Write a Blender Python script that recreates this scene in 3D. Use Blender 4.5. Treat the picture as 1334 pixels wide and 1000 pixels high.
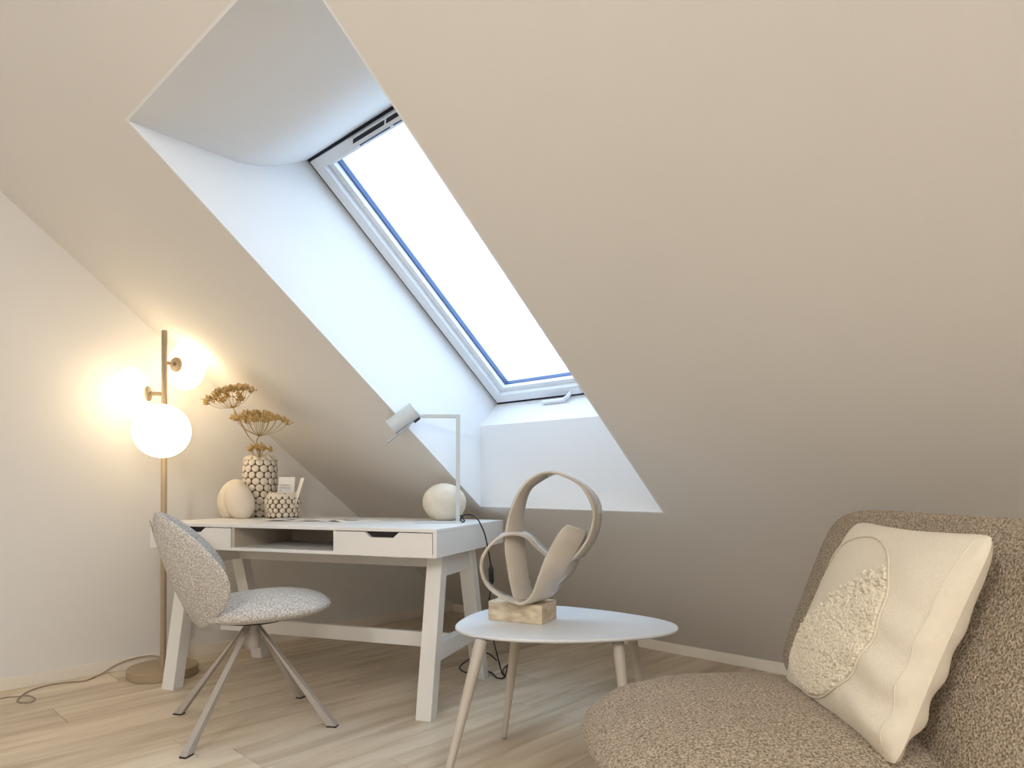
import bpy, bmesh, math, random
from mathutils import Vector, Matrix, noise as mnoise
random.seed(7)
C = bpy.context.scene.collection
for o in list(bpy.data.objects):
    bpy.data.objects.remove(o)

# ------------------------------------------------------------------ camera, sky, lamp globes, fill lights, exposure
SC = bpy.context.scene
YAW = 0.7519
CAM = Vector((3.6864, -3.3117, 0.9130))
FWD = Vector((-math.sin(YAW), math.cos(YAW), 0)); RGT = Vector((math.cos(YAW), math.sin(YAW), 0))
cam = bpy.data.cameras.new('camera'); camo = bpy.data.objects.new('camera', cam); C.objects.link(camo)
cam.sensor_width = 36.0; cam.lens = 872.785 / 1334 * 36.0
cam.shift_y = (631.607 - 500) / 1334
cam.clip_start = 0.05
pit, rol = 0.0027, 0.003
f2 = FWD * math.cos(pit) + Vector((0, 0, 1)) * math.sin(pit)
u2 = Vector((0, 0, 1)) * math.cos(pit) - FWD * math.sin(pit)
r3 = RGT * math.cos(rol) + u2 * math.sin(rol); u3 = u2 * math.cos(rol) - RGT * math.sin(rol)
camo.matrix_world = Matrix(((r3.x, u3.x, -f2.x, CAM.x), (r3.y, u3.y, -f2.y, CAM.y), (r3.z, u3.z, -f2.z, CAM.z), (0, 0, 0, 1)))
SC.camera = camo

SKY = (0.63, 0.81, 1.0); SKY_STRENGTH = 4.5
GLOBE = (1.0, 0.79, 0.49); GLOBE_STRENGTH = 4.8
ROOM_FILLS = [((5.3, -3.9, 2.45), 70.0), ((3.4, -5.0, 2.2), 88.0)]  # unseen fill lights added behind the camera to brighten the room
ROOM_COL = (1.0, 0.98, 0.955)
w = bpy.data.worlds.new('overcast_sky'); SC.world = w; w.use_nodes = True
bg = w.node_tree.nodes['Background']; bg.inputs[0].default_value = (*SKY, 1); bg.inputs[1].default_value = SKY_STRENGTH
for i, (p, e) in enumerate(ROOM_FILLS):
    l = bpy.data.lights.new('room_fill_light', 'POINT'); l.energy = e; l.color = ROOM_COL; l.shadow_soft_size = 0.22
    o = bpy.data.objects.new('room_fill_light', l); o.location = p; C.objects.link(o)
SC.view_settings.view_transform = 'Standard'; SC.view_settings.look = 'None'
SC.view_settings.gamma = 1.0; SC.view_settings.use_curve_mapping = False
SC.view_settings.exposure = 0.0

# ------------------------------------------------------------------ materials
def lin(c):
    return tuple(((x / 255) / 12.92 if x / 255 <= 0.04045 else ((x / 255 + 0.055) / 1.055) ** 2.4) for x in c)
def mat(name, rgb, rough=0.5, var=0.0, vscale=20, bump=0.0, bscale=200, metal=0.0, spec=0.5, stretch=None, dark=None, voro=False, bdist=0.002):
    m = bpy.data.materials.new(name); m.use_nodes = True
    nt = m.node_tree; N = nt.nodes; L = nt.links
    b = N['Principled BSDF']; b.inputs['Roughness'].default_value = rough; b.inputs['Metallic'].default_value = metal
    b.inputs['Specular IOR Level'].default_value = spec
    col = lin(rgb); b.inputs['Base Color'].default_value = (*col, 1)
    tc = N.new('ShaderNodeTexCoord'); src = tc.outputs['Object']
    if stretch:
        mp = N.new('ShaderNodeMapping'); mp.inputs['Scale'].default_value = stretch
        L.new(src, mp.inputs[0]); src = mp.outputs[0]
    if var or dark:
        n = N.new('ShaderNodeTexNoise'); n.inputs['Scale'].default_value = vscale; n.inputs['Detail'].default_value = 5
        L.new(src, n.inputs['Vector'])
        r = N.new('ShaderNodeValToRGB'); r.color_ramp.elements[0].position = 0.36; r.color_ramp.elements[1].position = 0.66
        d = lin(dark) if dark else tuple(x * (1 - var) for x in col)
        r.color_ramp.elements[0].color = (*d, 1); r.color_ramp.elements[1].color = (*col, 1)
        L.new(n.outputs[0], r.inputs[0]); L.new(r.outputs[0], b.inputs['Base Color'])
    if bump:
        if voro:
            t = N.new('ShaderNodeTexVoronoi'); t.inputs['Scale'].default_value = bscale
        else:
            t = N.new('ShaderNodeTexNoise'); t.inputs['Scale'].default_value = bscale; t.inputs['Detail'].default_value = 3
        L.new(src, t.inputs['Vector'])
        bp = N.new('ShaderNodeBump'); bp.inputs['Strength'].default_value = bump; bp.inputs['Distance'].default_value = bdist
        L.new(t.outputs[0], bp.inputs['Height']); L.new(bp.outputs[0], b.inputs['Normal'])
    return m
M_wall = mat('plaster_cream', (225, 222, 218), 0.85, var=0.03, vscale=1.2, bump=0.05, bscale=90, spec=0.2)
M_reveal = mat('plaster_white', (232, 234, 236), 0.8, var=0.02, vscale=2, bump=0.04, bscale=90, spec=0.2)
M_base = mat('skirting_paint', (232, 224, 210), 0.5, var=0.02, vscale=8)
M_frame = mat('window_lacquer', (232, 238, 245), 0.35, var=0.02, vscale=6)
M_gasket = mat('window_gasket', (70, 92, 140), 0.4, var=0.1, vscale=10)
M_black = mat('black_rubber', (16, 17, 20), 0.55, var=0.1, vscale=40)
M_slot = mat('vent_shadow_gap', (20, 24, 44), 0.7, var=0.1, vscale=30)  # near-black colour standing in for shade in the sash gap and vent slots
M_desk = mat('white_desk_lacquer', (232, 230, 226), 0.42, var=0.03, vscale=3)
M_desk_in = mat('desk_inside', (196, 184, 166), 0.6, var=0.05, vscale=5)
M_boucle = mat('grey_boucle', (240, 236, 230), 0.95, dark=(166, 158, 150), vscale=210, bump=0.9, bscale=300, spec=0.1, bdist=0.006)
M_greymetal = mat('taupe_metal', (176, 168, 160), 0.45, var=0.05, vscale=20)
M_lamp = mat('sand_metal', (168, 150, 122), 0.45, var=0.06, vscale=10, bump=0.05, bscale=300)
M_dlamp = mat('pale_grey_lacquer', (196, 198, 196), 0.5, var=0.04, vscale=14)
M_ceram = mat('matt_ceramic', (224, 212, 194), 0.75, var=0.06, vscale=9, bump=0.1, bscale=60, spec=0.3)
M_stone = mat('rough_plaster_stone', (228, 218, 200), 0.9, dark=(210, 198, 178), vscale=14, bump=0.5, bscale=40, spec=0.2, bdist=0.004)
M_disc = mat('shell_disc', (228, 216, 198), 0.6, var=0.12, vscale=30)
M_core = mat('vase_core', (104, 82, 54), 0.8, var=0.25, vscale=40)
M_flower = mat('dried_flower', (218, 188, 130), 0.85, dark=(178, 144, 86), vscale=60)
M_stem = mat('dried_stem', (178, 146, 88), 0.8, var=0.15, vscale=40)
M_paper = mat('paper', (232, 228, 222), 0.7, var=0.03, vscale=20)
M_print = mat('printed_grey', (204, 202, 200), 0.7, var=0.25, vscale=60)
M_table = mat('white_table_lacquer', (224, 228, 232), 0.4, var=0.02, vscale=5)
M_tleg = mat('greige_legs', (190, 181, 168), 0.5, var=0.06, vscale=20)
M_ribbon = mat('ribbon_ceramic', (200, 190, 176), 0.24, var=0.14, vscale=12, bump=0.15, bscale=40, bdist=0.003)
M_ribbon.node_tree.nodes['Principled BSDF'].inputs['Coat Weight'].default_value = 0.6
M_ribbon.node_tree.nodes['Principled BSDF'].inputs['Coat Roughness'].default_value = 0.15
M_trav = mat('travertine', (226, 211, 186), 0.85, dark=(194, 175, 146), vscale=26, bump=0.7, bscale=120, spec=0.2, stretch=(1, 1, 2.2), bdist=0.004)
M_lounge = mat('brown_boucle', (222, 206, 185), 0.97, dark=(142, 125, 105), vscale=230, bump=1.0, bscale=230, spec=0.08, bdist=0.01)
M_cush = mat('cream_weave', (234, 225, 208), 0.92, dark=(222, 211, 192), vscale=420, bump=0.5, bscale=330, spec=0.1, bdist=0.003)
M_cushplain = mat('cream_cotton', (226, 216, 197), 0.9, var=0.04, vscale=60, bump=0.2, bscale=200, spec=0.1)
M_tuft = mat('tufted_wool', (238, 227, 206), 0.95, var=0.1, vscale=120, bump=0.7, bscale=140, spec=0.1, bdist=0.005)
M_cord = mat('grey_fabric_cord', (168, 152, 136), 0.8, var=0.2, vscale=300)

def wood():
    m = bpy.data.materials.new('oak_plank'); m.use_nodes = True; nt = m.node_tree; N = nt.nodes; L = nt.links
    b = N['Principled BSDF']; b.inputs['Roughness'].default_value = 0.42; b.inputs['Specular IOR Level'].default_value = 0.35
    g = N.new('ShaderNodeTexCoord'); oi = N.new('ShaderNodeObjectInfo')
    ad = N.new('ShaderNodeVectorMath'); ad.operation = 'ADD'
    cx = N.new('ShaderNodeCombineXYZ')
    mu = N.new('ShaderNodeMath'); mu.operation = 'MULTIPLY'; mu.inputs[1].default_value = 37.0
    L.new(oi.outputs['Random'], mu.inputs[0]); L.new(mu.outputs[0], cx.inputs[0]); L.new(mu.outputs[0], cx.inputs[2])
    L.new(g.outputs['Object'], ad.inputs[0]); L.new(cx.outputs[0], ad.inputs[1])
    mp = N.new('ShaderNodeMapping'); mp.inputs['Scale'].default_value = (7.0, 0.75, 3.0); L.new(ad.outputs[0], mp.inputs[0])
    n1 = N.new('ShaderNodeTexNoise'); n1.inputs['Scale'].default_value = 2.2; n1.inputs['Detail'].default_value = 8; n1.inputs['Distortion'].default_value = 0.6
    L.new(mp.outputs[0], n1.inputs['Vector'])
    r = N.new('ShaderNodeValToRGB'); e = r.color_ramp.elements
    e[0].position = 0.30; e[0].color = (*lin((190, 171, 146)), 1); e[1].position = 0.62; e[1].color = (*lin((220, 206, 184)), 1)
    x = e.new(0.46); x.color = (*lin((207, 190, 165)), 1)
    L.new(n1.outputs[0], r.inputs[0])
    mp2 = N.new('ShaderNodeMapping'); mp2.inputs['Scale'].default_value = (60.0, 2.0, 9.0); L.new(ad.outputs[0], mp2.inputs[0])
    n2 = N.new('ShaderNodeTexNoise'); n2.inputs['Scale'].default_value = 3; n2.inputs['Detail'].default_value = 4; L.new(mp2.outputs[0], n2.inputs['Vector'])
    mx = N.new('ShaderNodeMixRGB'); mx.blend_type = 'MULTIPLY'; mx.inputs[0].default_value = 0.24
    L.new(r.outputs[0], mx.inputs[1]); L.new(n2.outputs[0], mx.inputs[2])
    hv = N.new('ShaderNodeHueSaturation'); mr = N.new('ShaderNodeMapRange'); mr.inputs[3].default_value = 1.06; mr.inputs[4].default_value = 1.26
    L.new(oi.outputs['Random'], mr.inputs[0]); L.new(mr.outputs[0], hv.inputs['Value']); L.new(mx.outputs[0], hv.inputs['Color'])
    L.new(hv.outputs[0], b.inputs['Base Color'])
    bp = N.new('ShaderNodeBump'); bp.inputs['Strength'].default_value = 0.15; bp.inputs['Distance'].default_value = 0.001
    L.new(n2.outputs[0], bp.inputs['Height']); L.new(bp.outputs[0], b.inputs['Normal'])
    return m
M_wood = wood()

def emis(name, col, s):
    m = bpy.data.materials.new(name); m.use_nodes = True; N = m.node_tree.nodes
    b = N['Principled BSDF']; b.inputs['Base Color'].default_value = (0.9, 0.88, 0.84, 1); b.inputs['Roughness'].default_value = 0.35
    b.inputs['Emission Color'].default_value = (*col, 1); b.inputs['Emission Strength'].default_value = s
    return m
M_globe = emis('lit_opal_glass', GLOBE, GLOBE_STRENGTH)

def glass():
    m = bpy.data.materials.new('window_glass'); m.use_nodes = True; nt = m.node_tree; N = nt.nodes; L = nt.links
    for n in list(N):
        N.remove(n)
    out = N.new('ShaderNodeOutputMaterial'); t = N.new('ShaderNodeBsdfTransparent'); t.inputs[0].default_value = (0.96, 0.98, 1, 1)
    g = N.new('ShaderNodeBsdfGlossy'); g.inputs['Roughness'].default_value = 0.02
    mx = N.new('ShaderNodeMixShader'); mx.inputs[0].default_value = 0.05
    L.new(t.outputs[0], mx.inputs[1]); L.new(g.outputs[0], mx.inputs[2]); L.new(mx.outputs[0], out.inputs[0])
    return m
M_glass = glass()

# ------------------------------------------------------------------ helpers
def link(name, me, m=None, parent=None, loc=None, rotz=None):
    o = bpy.data.objects.new(name, me); C.objects.link(o)
    if me is not None and m is not None and not me.materials:
        for k in (m if isinstance(m, (list, tuple)) else [m]):
            me.materials.append(k)
    if parent: o.parent = parent
    if loc is not None: o.location = loc
    if rotz is not None: o.rotation_euler = (0, 0, rotz)
    return o
def tag(o, label, cat, group=None, kind=None):
    o['label'] = label; o['category'] = cat
    if group: o['group'] = group
    if kind: o['kind'] = kind
    return o
def empty(name, loc=(0, 0, 0), rotz=0):
    o = bpy.data.objects.new(name, None); C.objects.link(o); o.location = loc; o.rotation_euler = (0, 0, rotz); o.empty_display_size = 0.1
    return o
def smooth(me, on=True):
    me.polygons.foreach_set('use_smooth', [on] * len(me.polygons)); me.update()
def pyd(name, vs, fs, sm=False):
    me = bpy.data.meshes.new(name); me.from_pydata([tuple(v) for v in vs], [], fs)
    bm = bmesh.new(); bm.from_mesh(me); bmesh.ops.recalc_face_normals(bm, faces=bm.faces); bm.to_mesh(me); bm.free()
    smooth(me, sm); return me
def bm_box(bm, lo, hi, bev=0.0, seg=2):
    vs = [bm.verts.new((x, y, z)) for z in (lo[2], hi[2]) for y in (lo[1], hi[1]) for x in (lo[0], hi[0])]
    fs = [bm.faces.new([vs[i] for i in q]) for q in ((0, 2, 3, 1), (4, 5, 7, 6), (0, 1, 5, 4), (2, 6, 7, 3), (0, 4, 6, 2), (1, 3, 7, 5))]
    if bev > 0:
        es = list({e for f in fs for e in f.edges})
        bmesh.ops.bevel(bm, geom=es, offset=bev, segments=seg, affect='EDGES', profile=0.5)
def bm_hex(bm, pts, bev=0.0):   # 8 corner points, box order (x fastest, then y, then z)
    vs = [bm.verts.new(p) for p in pts]
    fs = [bm.faces.new([vs[i] for i in q]) for q in ((0, 2, 3, 1), (4, 5, 7, 6), (0, 1, 5, 4), (2, 6, 7, 3), (0, 4, 6, 2), (1, 3, 7, 5))]
    if bev > 0:
        es = list({e for f in fs for e in f.edges})
        bmesh.ops.bevel(bm, geom=es, offset=bev, segments=2, affect='EDGES', profile=0.5)
def fin(bm, name, sm=False):
    bmesh.ops.recalc_face_normals(bm, faces=bm.faces)
    me = bpy.data.meshes.new(name); bm.to_mesh(me); bm.free(); smooth(me, sm); return me
def box(name, lo, hi, m, parent=None, bev=0.002, loc=None, rotz=None):
    bm = bmesh.new(); bm_box(bm, lo, hi, bev); return link(name, fin(bm, name), m, parent, loc, rotz)
def catmull(pts, n=8, closed=False):
    P = [Vector(p) for p in pts]; out = []; N = len(P)
    for i in range(N if closed else N - 1):
        g = (lambda k: P[k % N]) if closed else (lambda k: P[max(0, min(N - 1, k))])
        a, b, c, d = g(i - 1), g(i), g(i + 1), g(i + 2)
        for s in range(n):
            t = s / n
            out.append(0.5 * (2 * b + (c - a) * t + (2 * a - 5 * b + 4 * c - d) * t * t + (3 * b - a - 3 * c + d) * t ** 3))
    if not closed: out.append(P[-1])
    return out
def bm_tube(bm, pts, rad, seg=8, closed=False):
    pts = [Vector(p) for p in pts]; n = len(pts)
    R = rad if isinstance(rad, (list, tuple)) else [rad] * n
    rings = []; up = None
    for i, p in enumerate(pts):
        if closed: t = pts[(i + 1) % n] - pts[i - 1]
        else: t = pts[min(n - 1, i + 1)] - pts[max(0, i - 1)]
        t = t.normalized() if t.length > 1e-9 else Vector((0, 0, 1))
        if up is None:
            up = t.orthogonal().normalized()
        else:
            up = up - t * up.dot(t)
            up = up.normalized() if up.length > 1e-6 else t.orthogonal().normalized()
        s = t.cross(up)
        rings.append([bm.verts.new(p + (up * math.cos(2 * math.pi * k / seg) + s * math.sin(2 * math.pi * k / seg)) * R[i]) for k in range(seg)])
    for i in range(n if closed else n - 1):
        a, b = rings[i], rings[(i + 1) % n]
        for k in range(seg):
            try: bm.faces.new((a[k], a[(k + 1) % seg], b[(k + 1) % seg], b[k]))
            except ValueError: pass
    if not closed:
        bm.faces.new(rings[0][::-1]); bm.faces.new(rings[-1])
def tube(name, pts, rad, m, parent=None, seg=8, closed=False):
    bm = bmesh.new(); bm_tube(bm, pts, rad, seg, closed); return link(name, fin(bm, name, True), m, parent)
def bm_lathe(bm, prof, seg=32, cap=True, axis=None, origin=(0, 0, 0)):
    rings = []
    for r, z in prof:
        if r < 1e-6: rings.append([bm.verts.new((0, 0, z))])
        else: rings.append([bm.verts.new((r * math.cos(2 * math.pi * k / seg), r * math.sin(2 * math.pi * k / seg), z)) for k in range(seg)])
    for a, b in zip(rings, rings[1:]):
        for k in range(seg):
            if len(a) == 1 and len(b) == 1: continue
            if len(a) == 1: bm.faces.new((a[0], b[k], b[(k + 1) % seg]))
            elif len(b) == 1: bm.faces.new((a[k], a[(k + 1) % seg], b[0]))
            else: bm.faces.new((a[k], a[(k + 1) % seg], b[(k + 1) % seg], b[k]))
    vs = [v for r in rings for v in r]
    if axis is not None:
        q = Vector((0, 0, 1)).rotation_difference(Vector(axis).normalized())
        for v in vs: v.co = q @ v.co
    for v in vs: v.co += Vector(origin)
def lathe(name, prof, m, parent=None, seg=32, axis=None, origin=(0, 0, 0), sm=True, loc=None):
    bm = bmesh.new(); bm_lathe(bm, prof, seg, True, axis, origin); return link(name, fin(bm, name, sm), m, parent, loc)
def autosmooth(o, ang=40):
    me = o.data
    bm = bmesh.new(); bm.from_mesh(me)
    for e in bm.edges:
        if len(e.link_faces) == 2: e.smooth = e.calc_face_angle(0) < math.radians(ang)
    for f in bm.faces: f.smooth = True
    bm.to_mesh(me); bm.free(); return o

# ------------------------------------------------------------------ room shell
S = 0.6759; cS, sS, tS = math.cos(S), math.sin(S), math.tan(S); K0 = 0.054
HX0, HX1 = 1.2562, 2.2999
YB, YT = -0.9461, -2.5692
def sl(x, a, off):     # point on the sloped ceiling: x along it, a up it, off outwards
    return Vector((x, -a * cS + off * sS, K0 + a * sS + off * cS))
aB, aT = -YB / cS, -YT / cS
RX, RY, CZ = 6.6, -6.6, 3.0
def slab(bm, x0, x1, a0, a1, o0, o1):
    bm_hex(bm, [sl(x, a, o) for o in (o0, o1) for a in (a0, a1) for x in (x0, x1)])
bm = bmesh.new()
aTop = (CZ + 0.15 - K0) / sS
xs = [-0.1, HX0 - .008, HX1 + .008, RX + .1]; as_ = [-0.02, aB - .008, aT + .008, aTop]
for i in range(3):
    for j in range(3):
        if i == 1 and j == 1: continue
        slab(bm, xs[i], xs[i + 1], as_[j], as_[j + 1], 0.0, 0.12)
bmesh.ops.remove_doubles(bm, verts=bm.verts, dist=1e-5)
ceil = link('ceiling', fin(bm, 'ceiling'), M_wall); tag(ceil, 'cream plaster sloping roof side of the room around the skylight', 'ceiling', kind='structure')
cflat = box('ceiling', (-.1, RY - .1, CZ), (RX + .1, -(CZ - K0) / tS + .05, CZ + .12), M_wall, bev=0); tag(cflat, 'flat cream ceiling above the slope, out of view', 'ceiling', kind='structure')
wl = box('wall_left', (-.1, RY - .1, 0), (0, .12, 4.0), M_wall, bev=0); tag(wl, 'cream gable wall behind the lit floor lamp', 'wall', kind='structure')
wr = box('wall_right', (RX, RY - .1, 0), (RX + .1, .12, 4.0), M_wall, bev=0); tag(wr, 'cream gable wall on the right, out of view', 'wall', kind='structure')
wb = box('wall_front', (-.1, RY - .1, 0), (RX + .1, RY, 4.0), M_wall, bev=0); tag(wb, 'cream wall behind the viewer', 'wall', kind='structure')
wk = box('wall_back', (-.1, 0.0, 0), (RX + .1, .1, K0 + .004), M_wall, bev=0); tag(wk, 'low strip of wall behind the skirting under the slope', 'wall', kind='structure')
bl = box('baseboard_left', (0, RY, 0), (0.013, -0.0135, 0.057), M_base, bev=0.002); tag(bl, 'painted skirting along the gable wall behind the desk', 'skirting', kind='structure')
bb = box('baseboard_back', (0.0, -0.013, 0), (RX, 0.0, 0.055), M_base, bev=0.002); tag(bb, 'painted skirting at the foot of the sloping ceiling', 'skirting', kind='structure')
# floor of separate oak planks
fl = box('floor', (-.1, RY - .1, -.06), (RX + .1, .12, -.0085), M_core, bev=0); tag(fl, 'pale oak plank floor', 'floor', kind='structure')
PWID, PLEN = 0.235, 1.38
pm = bmesh.new(); bm_box(pm, (0.0010, 0.0010, -.008), (PWID - .0010, PLEN - .0010, 0), 0.0008, 1); plank_me = fin(pm, 'plank'); plank_me.materials.append(M_wood)
def cutplank(y0, y1):
    b = bmesh.new(); bm_box(b, (0.0010, 0.0010, -.008), (PWID - .0010, y1 - y0 - .0010, 0), 0.0008, 1); me = fin(b, 'plank'); me.materials.append(M_wood); return me
x = 2.090 - PWID * 9
row = 0
while x < RX - .02:
    ph = {6: -2.27, 8: -1.945, 7: -1.22, 9: -0.85}.get(row, -2.27 + (row * 0.53) % PLEN)
    y = ph
    while y > RY: y -= PLEN
    while y < -0.002:
        y0, y1 = max(y, RY), min(y + PLEN, -0.0005)
        if y1 - y0 > 0.03:
            me = plank_me if abs(y1 - y0 - PLEN) < 1e-6 else cutplank(y0, y1)
            o = bpy.data.objects.new('plank', me); C.objects.link(o); o.parent = fl; o.location = (x, y0, 0)
        y += PLEN
    x += PWID; row += 1

# ------------------------------------------------------------------ skylight
win = empty('window_1', sl((HX0 + HX1) / 2, (aB + aT) / 2, 0.4))
tag(win, 'white framed roof window in a deep white plaster reveal above the desk', 'window', kind='structure')
def W(name, me, m):
    o = link(name, me, m); o.parent = win; o.matrix_parent_inverse = Matrix.Translation(-win.location); return o
B0 = (aB, 0.0)
def ya(y, z):          # (y, z) -> (a, off)
    d = Vector((0, y, z - K0)); return (d.y * -cS + d.z * sS, d.y * sS + d.z * cS)
B1 = ya(-0.948, 1.219); T1 = ya(-2.096, 2.108)
OFF = 0.48; aF0, aF1 = 1.455, 2.852
B2 = (aF0, OFF); T2 = (aF1, OFF); T0 = (aT, 0.0)
def strip(pts, x0, x1, th):      # thick reveal lining across x following (a, off) points, thickness outwards
    bm = bmesh.new()
    for (p, q), (tp, tq) in zip(zip(pts, pts[1:]), zip(th, th[1:])):
        bm_hex(bm, [sl(x, *v) for (u, v_) in ((0, (p, tp)), (0, (q, tq))) for v in (v_[0], v_[1]) for x in (x0, x1)])
    return bm
bm = strip([B0, B1, B2], HX0, HX1, [(aB - .008, 0.0), (B1[0] - .10, B1[1] + .05), (B2[0] - .12, OFF + .08)])
W('reveal', fin(bm, 'reveal'), M_reveal)
hp, ht = [T0], [(aT + .008, 0.0)]
s0 = (T0[0] + (T1[0] - T0[0]) * .72, T0[1] + (T1[1] - T0[1]) * .72)
for k in range(11):
    t = k / 10
    q = tuple(s0[i] * (1 - t) ** 2 + 2 * T1[i] * t * (1 - t) + T2[i] * t * t for i in (0, 1))
    hp.append(q); ht.append((q[0] + .03 + .09 * t, q[1] + .03 + .05 * t))
bm = bmesh.new(); loop_ = hp + ht[::-1]
e0 = [bm.verts.new(sl(HX0, *p)) for p in loop_]; e1 = [bm.verts.new(sl(HX1, *p)) for p in loop_]
for k in range(len(loop_)):
    k2 = (k + 1) % len(loop_); bm.faces.new((e0[k], e0[k2], e1[k2], e1[k]))
autosmooth(W('reveal', fin(bm, 'reveal'), M_reveal), 25)
for x0, x1 in ((HX0 - .008, HX0), (HX1, HX1 + .008)):
    bm = bmesh.new()
    poly = [(aB - .008, 0.0), (aT + .008, 0.0), (T1[0] + .05, T1[1]), (aF1 + .05, OFF), (aF1 + .05, OFF + .09), (aF0 - .05, OFF + .09), (aF0 - .05, OFF), (B1[0] - .05, B1[1])]
    v0 = [bm.verts.new(sl(x0, *p)) for p in poly]; v1 = [bm.verts.new(sl(x1, *p)) for p in poly]
    bm.faces.new(v0); bm.faces.new(v1[::-1])
    for k in range(len(poly)):
        n = (k + 1) % len(poly); bm.faces.new((v0[k], v1[k], v1[n], v0[n]))
    W('reveal', fin(bm, 'reveal'), M_reveal)
def ring(bm, x0, x1, a0, a1, wx, wa0, wa1, o0, o1, bev=0.002):
    bm_hex(bm, [sl(x, a, o) for o in (o0, o1) for a in (a0, a1) for x in (x0, x0 + wx)], bev)
    bm_hex(bm, [sl(x, a, o) for o in (o0, o1) for a in (a0, a1) for x in (x1 - wx, x1)], bev)
    bm_hex(bm, [sl(x, a, o) for o in (o0, o1) for a in (a0, a0 + wa0) for x in (x0 + wx, x1 - wx)], bev)
    bm_hex(bm, [sl(x, a, o) for o in (o0, o1) for a in (a1 - wa1, a1) for x in (x0 + wx, x1 - wx)], bev)
# lining fillet strip, dark ring coloured as the gap's shade, sash
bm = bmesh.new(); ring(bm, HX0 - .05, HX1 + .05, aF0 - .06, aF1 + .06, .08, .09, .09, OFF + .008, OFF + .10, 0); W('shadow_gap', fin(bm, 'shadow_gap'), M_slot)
bm = bmesh.new(); ring(bm, HX0 + .014, HX1 - .014, aF0 + .010, aF1 - .012, .056, .050, .043, OFF, OFF + .09); W('sash', fin(bm, 'sash'), M_frame)
bm = bmesh.new(); ring(bm, HX0 + .066, HX1 - .066, aF0 + .056, aF1 - .051, .036, .030, .014, OFF + .022, OFF + .10); W('sash_bevel', fin(bm, 'sash_bevel'), M_frame)
bm = bmesh.new(); ring(bm, HX0 + .100, HX1 - .100, aF0 + .084, aF1 - .064, .010, .005, .004, OFF + .044, OFF + .066, 0.001); W('gasket', fin(bm, 'gasket'), M_gasket)
bm = bmesh.new(); bm_hex(bm, [sl(x, a, o) for o in (OFF + .058, OFF + .064) for a in (aF0 + .08, aF1 - .06) for x in (HX0 + .1, HX1 - .1)]); W('pane', fin(bm, 'pane'), M_glass)
# ventilation bar with dark boxes for the slots' shade along the head of the sash
bm = bmesh.new(); bm_hex(bm, [sl(x, a, o) for o in (OFF - .012, OFF + .002) for a in (aF1 - .054, aF1 - .014) for x in (HX0 + .29, HX1 - .29)], .003); vb = W('vent_bar', fin(bm, 'vent_bar'), M_frame)
xm = 1.763
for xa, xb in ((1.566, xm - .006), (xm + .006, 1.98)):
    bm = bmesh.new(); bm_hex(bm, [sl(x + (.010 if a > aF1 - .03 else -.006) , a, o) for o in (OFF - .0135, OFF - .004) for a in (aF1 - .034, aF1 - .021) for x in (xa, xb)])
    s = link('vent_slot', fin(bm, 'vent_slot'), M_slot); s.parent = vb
    bm = bmesh.new(); bm_hex(bm, [sl(x, a, o) for o in (OFF - .0135, OFF - .004) for a in (aF1 - .0525, aF1 - .0475) for x in (xa + .02, xb + .012)])
    s = link('vent_slot', fin(bm, 'vent_slot'), M_gasket); s.parent = vb
# handle at the foot of the sash
bm = bmesh.new()
bm_hex(bm, [sl(x, a, o) for o in (OFF - .006, OFF + .002) for a in (aF0 + .012, aF0 + .046) for x in (1.735, 1.82)], .004)
bm_tube(bm, [sl(1.765, aF0 + .028, OFF), sl(1.757, aF0 + .026, OFF - .03), sl(1.735, aF0 + .02, OFF - .038)], .009, 10)
bm_hex(bm, [sl(x, a, o) for o in (OFF - .046, OFF - .032) for a in (aF0 + .006, aF0 + .024) for x in (1.60, 1.745)], .004)
W('handle', fin(bm, 'handle', False), M_frame)

# ------------------------------------------------------------------ desk
DW, DD, DH, DB = 1.3976, 0.79, 0.75, 0.638
DR = 0.4362
desk = empty('desk', (0.461, -2.229, 0), DR)
tag(desk, 'white desk with two drawers and splayed legs under the slope', 'desk')
box('desktop', (0, 0, DH - .014), (DW, DD, DH), M_desk, desk, .0015)
pt = .016
for u0 in (0, DW - pt):
    box('side_panel', (u0, 0.001, DB), (u0 + pt, DD * .66, DH - .014), M_desk, desk, .001)
    box('side_panel', (u0, DD * .66 + .001, DB), (u0 + pt, DD - .001, DH - .014), M_desk, desk, .001)
box('bottom_panel', (pt, .001, DB), (DW - pt, DD - .001, DB + .014), M_desk, desk, .001)
box('back_panel', (pt, DD - .016, DB + .014), (DW - pt, DD - .001, DH - .014), M_desk, desk, .001)
q0, q1 = .456, DW - .456
for u0 in (q0 - .014, q1):
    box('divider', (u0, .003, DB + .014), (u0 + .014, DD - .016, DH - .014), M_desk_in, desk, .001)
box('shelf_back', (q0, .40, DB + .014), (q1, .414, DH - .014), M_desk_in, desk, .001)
def drawer(u0, u1):
    uc = (u0 + u1) / 2; z0, z1 = DB + .004, DH - .017
    bm = bmesh.new()
    out = [(u0, z0), (u1, z0), (u1, z1), (uc + .075, z1), (uc + .050, z1 - .021), (uc - .050, z1 - .021), (uc - .075, z1), (u0, z1)]
    a = [bm.verts.new((u, 0.0, z)) for u, z in out]; b = [bm.verts.new((u, .018, z)) for u, z in out]
    bm.faces.new(a); bm.faces.new(b[::-1])
    for k in range(8): bm.faces.new((a[k], b[k], b[(k + 1) % 8], a[(k + 1) % 8]))
    d = link('drawer', fin(bm, 'drawer'), M_desk, desk)
    bm = bmesh.new(); bm_box(bm, (uc - .09, .02, z1 - .035), (uc + .09, .024, z1 + .002)); link('notch_shade', fin(bm, 'notch_shade'), M_black, d)  # black plate behind the notch stands in for the shade inside the drawer
drawer(pt + .002, q0 - .016); drawer(q1 + .002 - .0, DW - pt - .002)
lo, lw = .0365, .066
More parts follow.
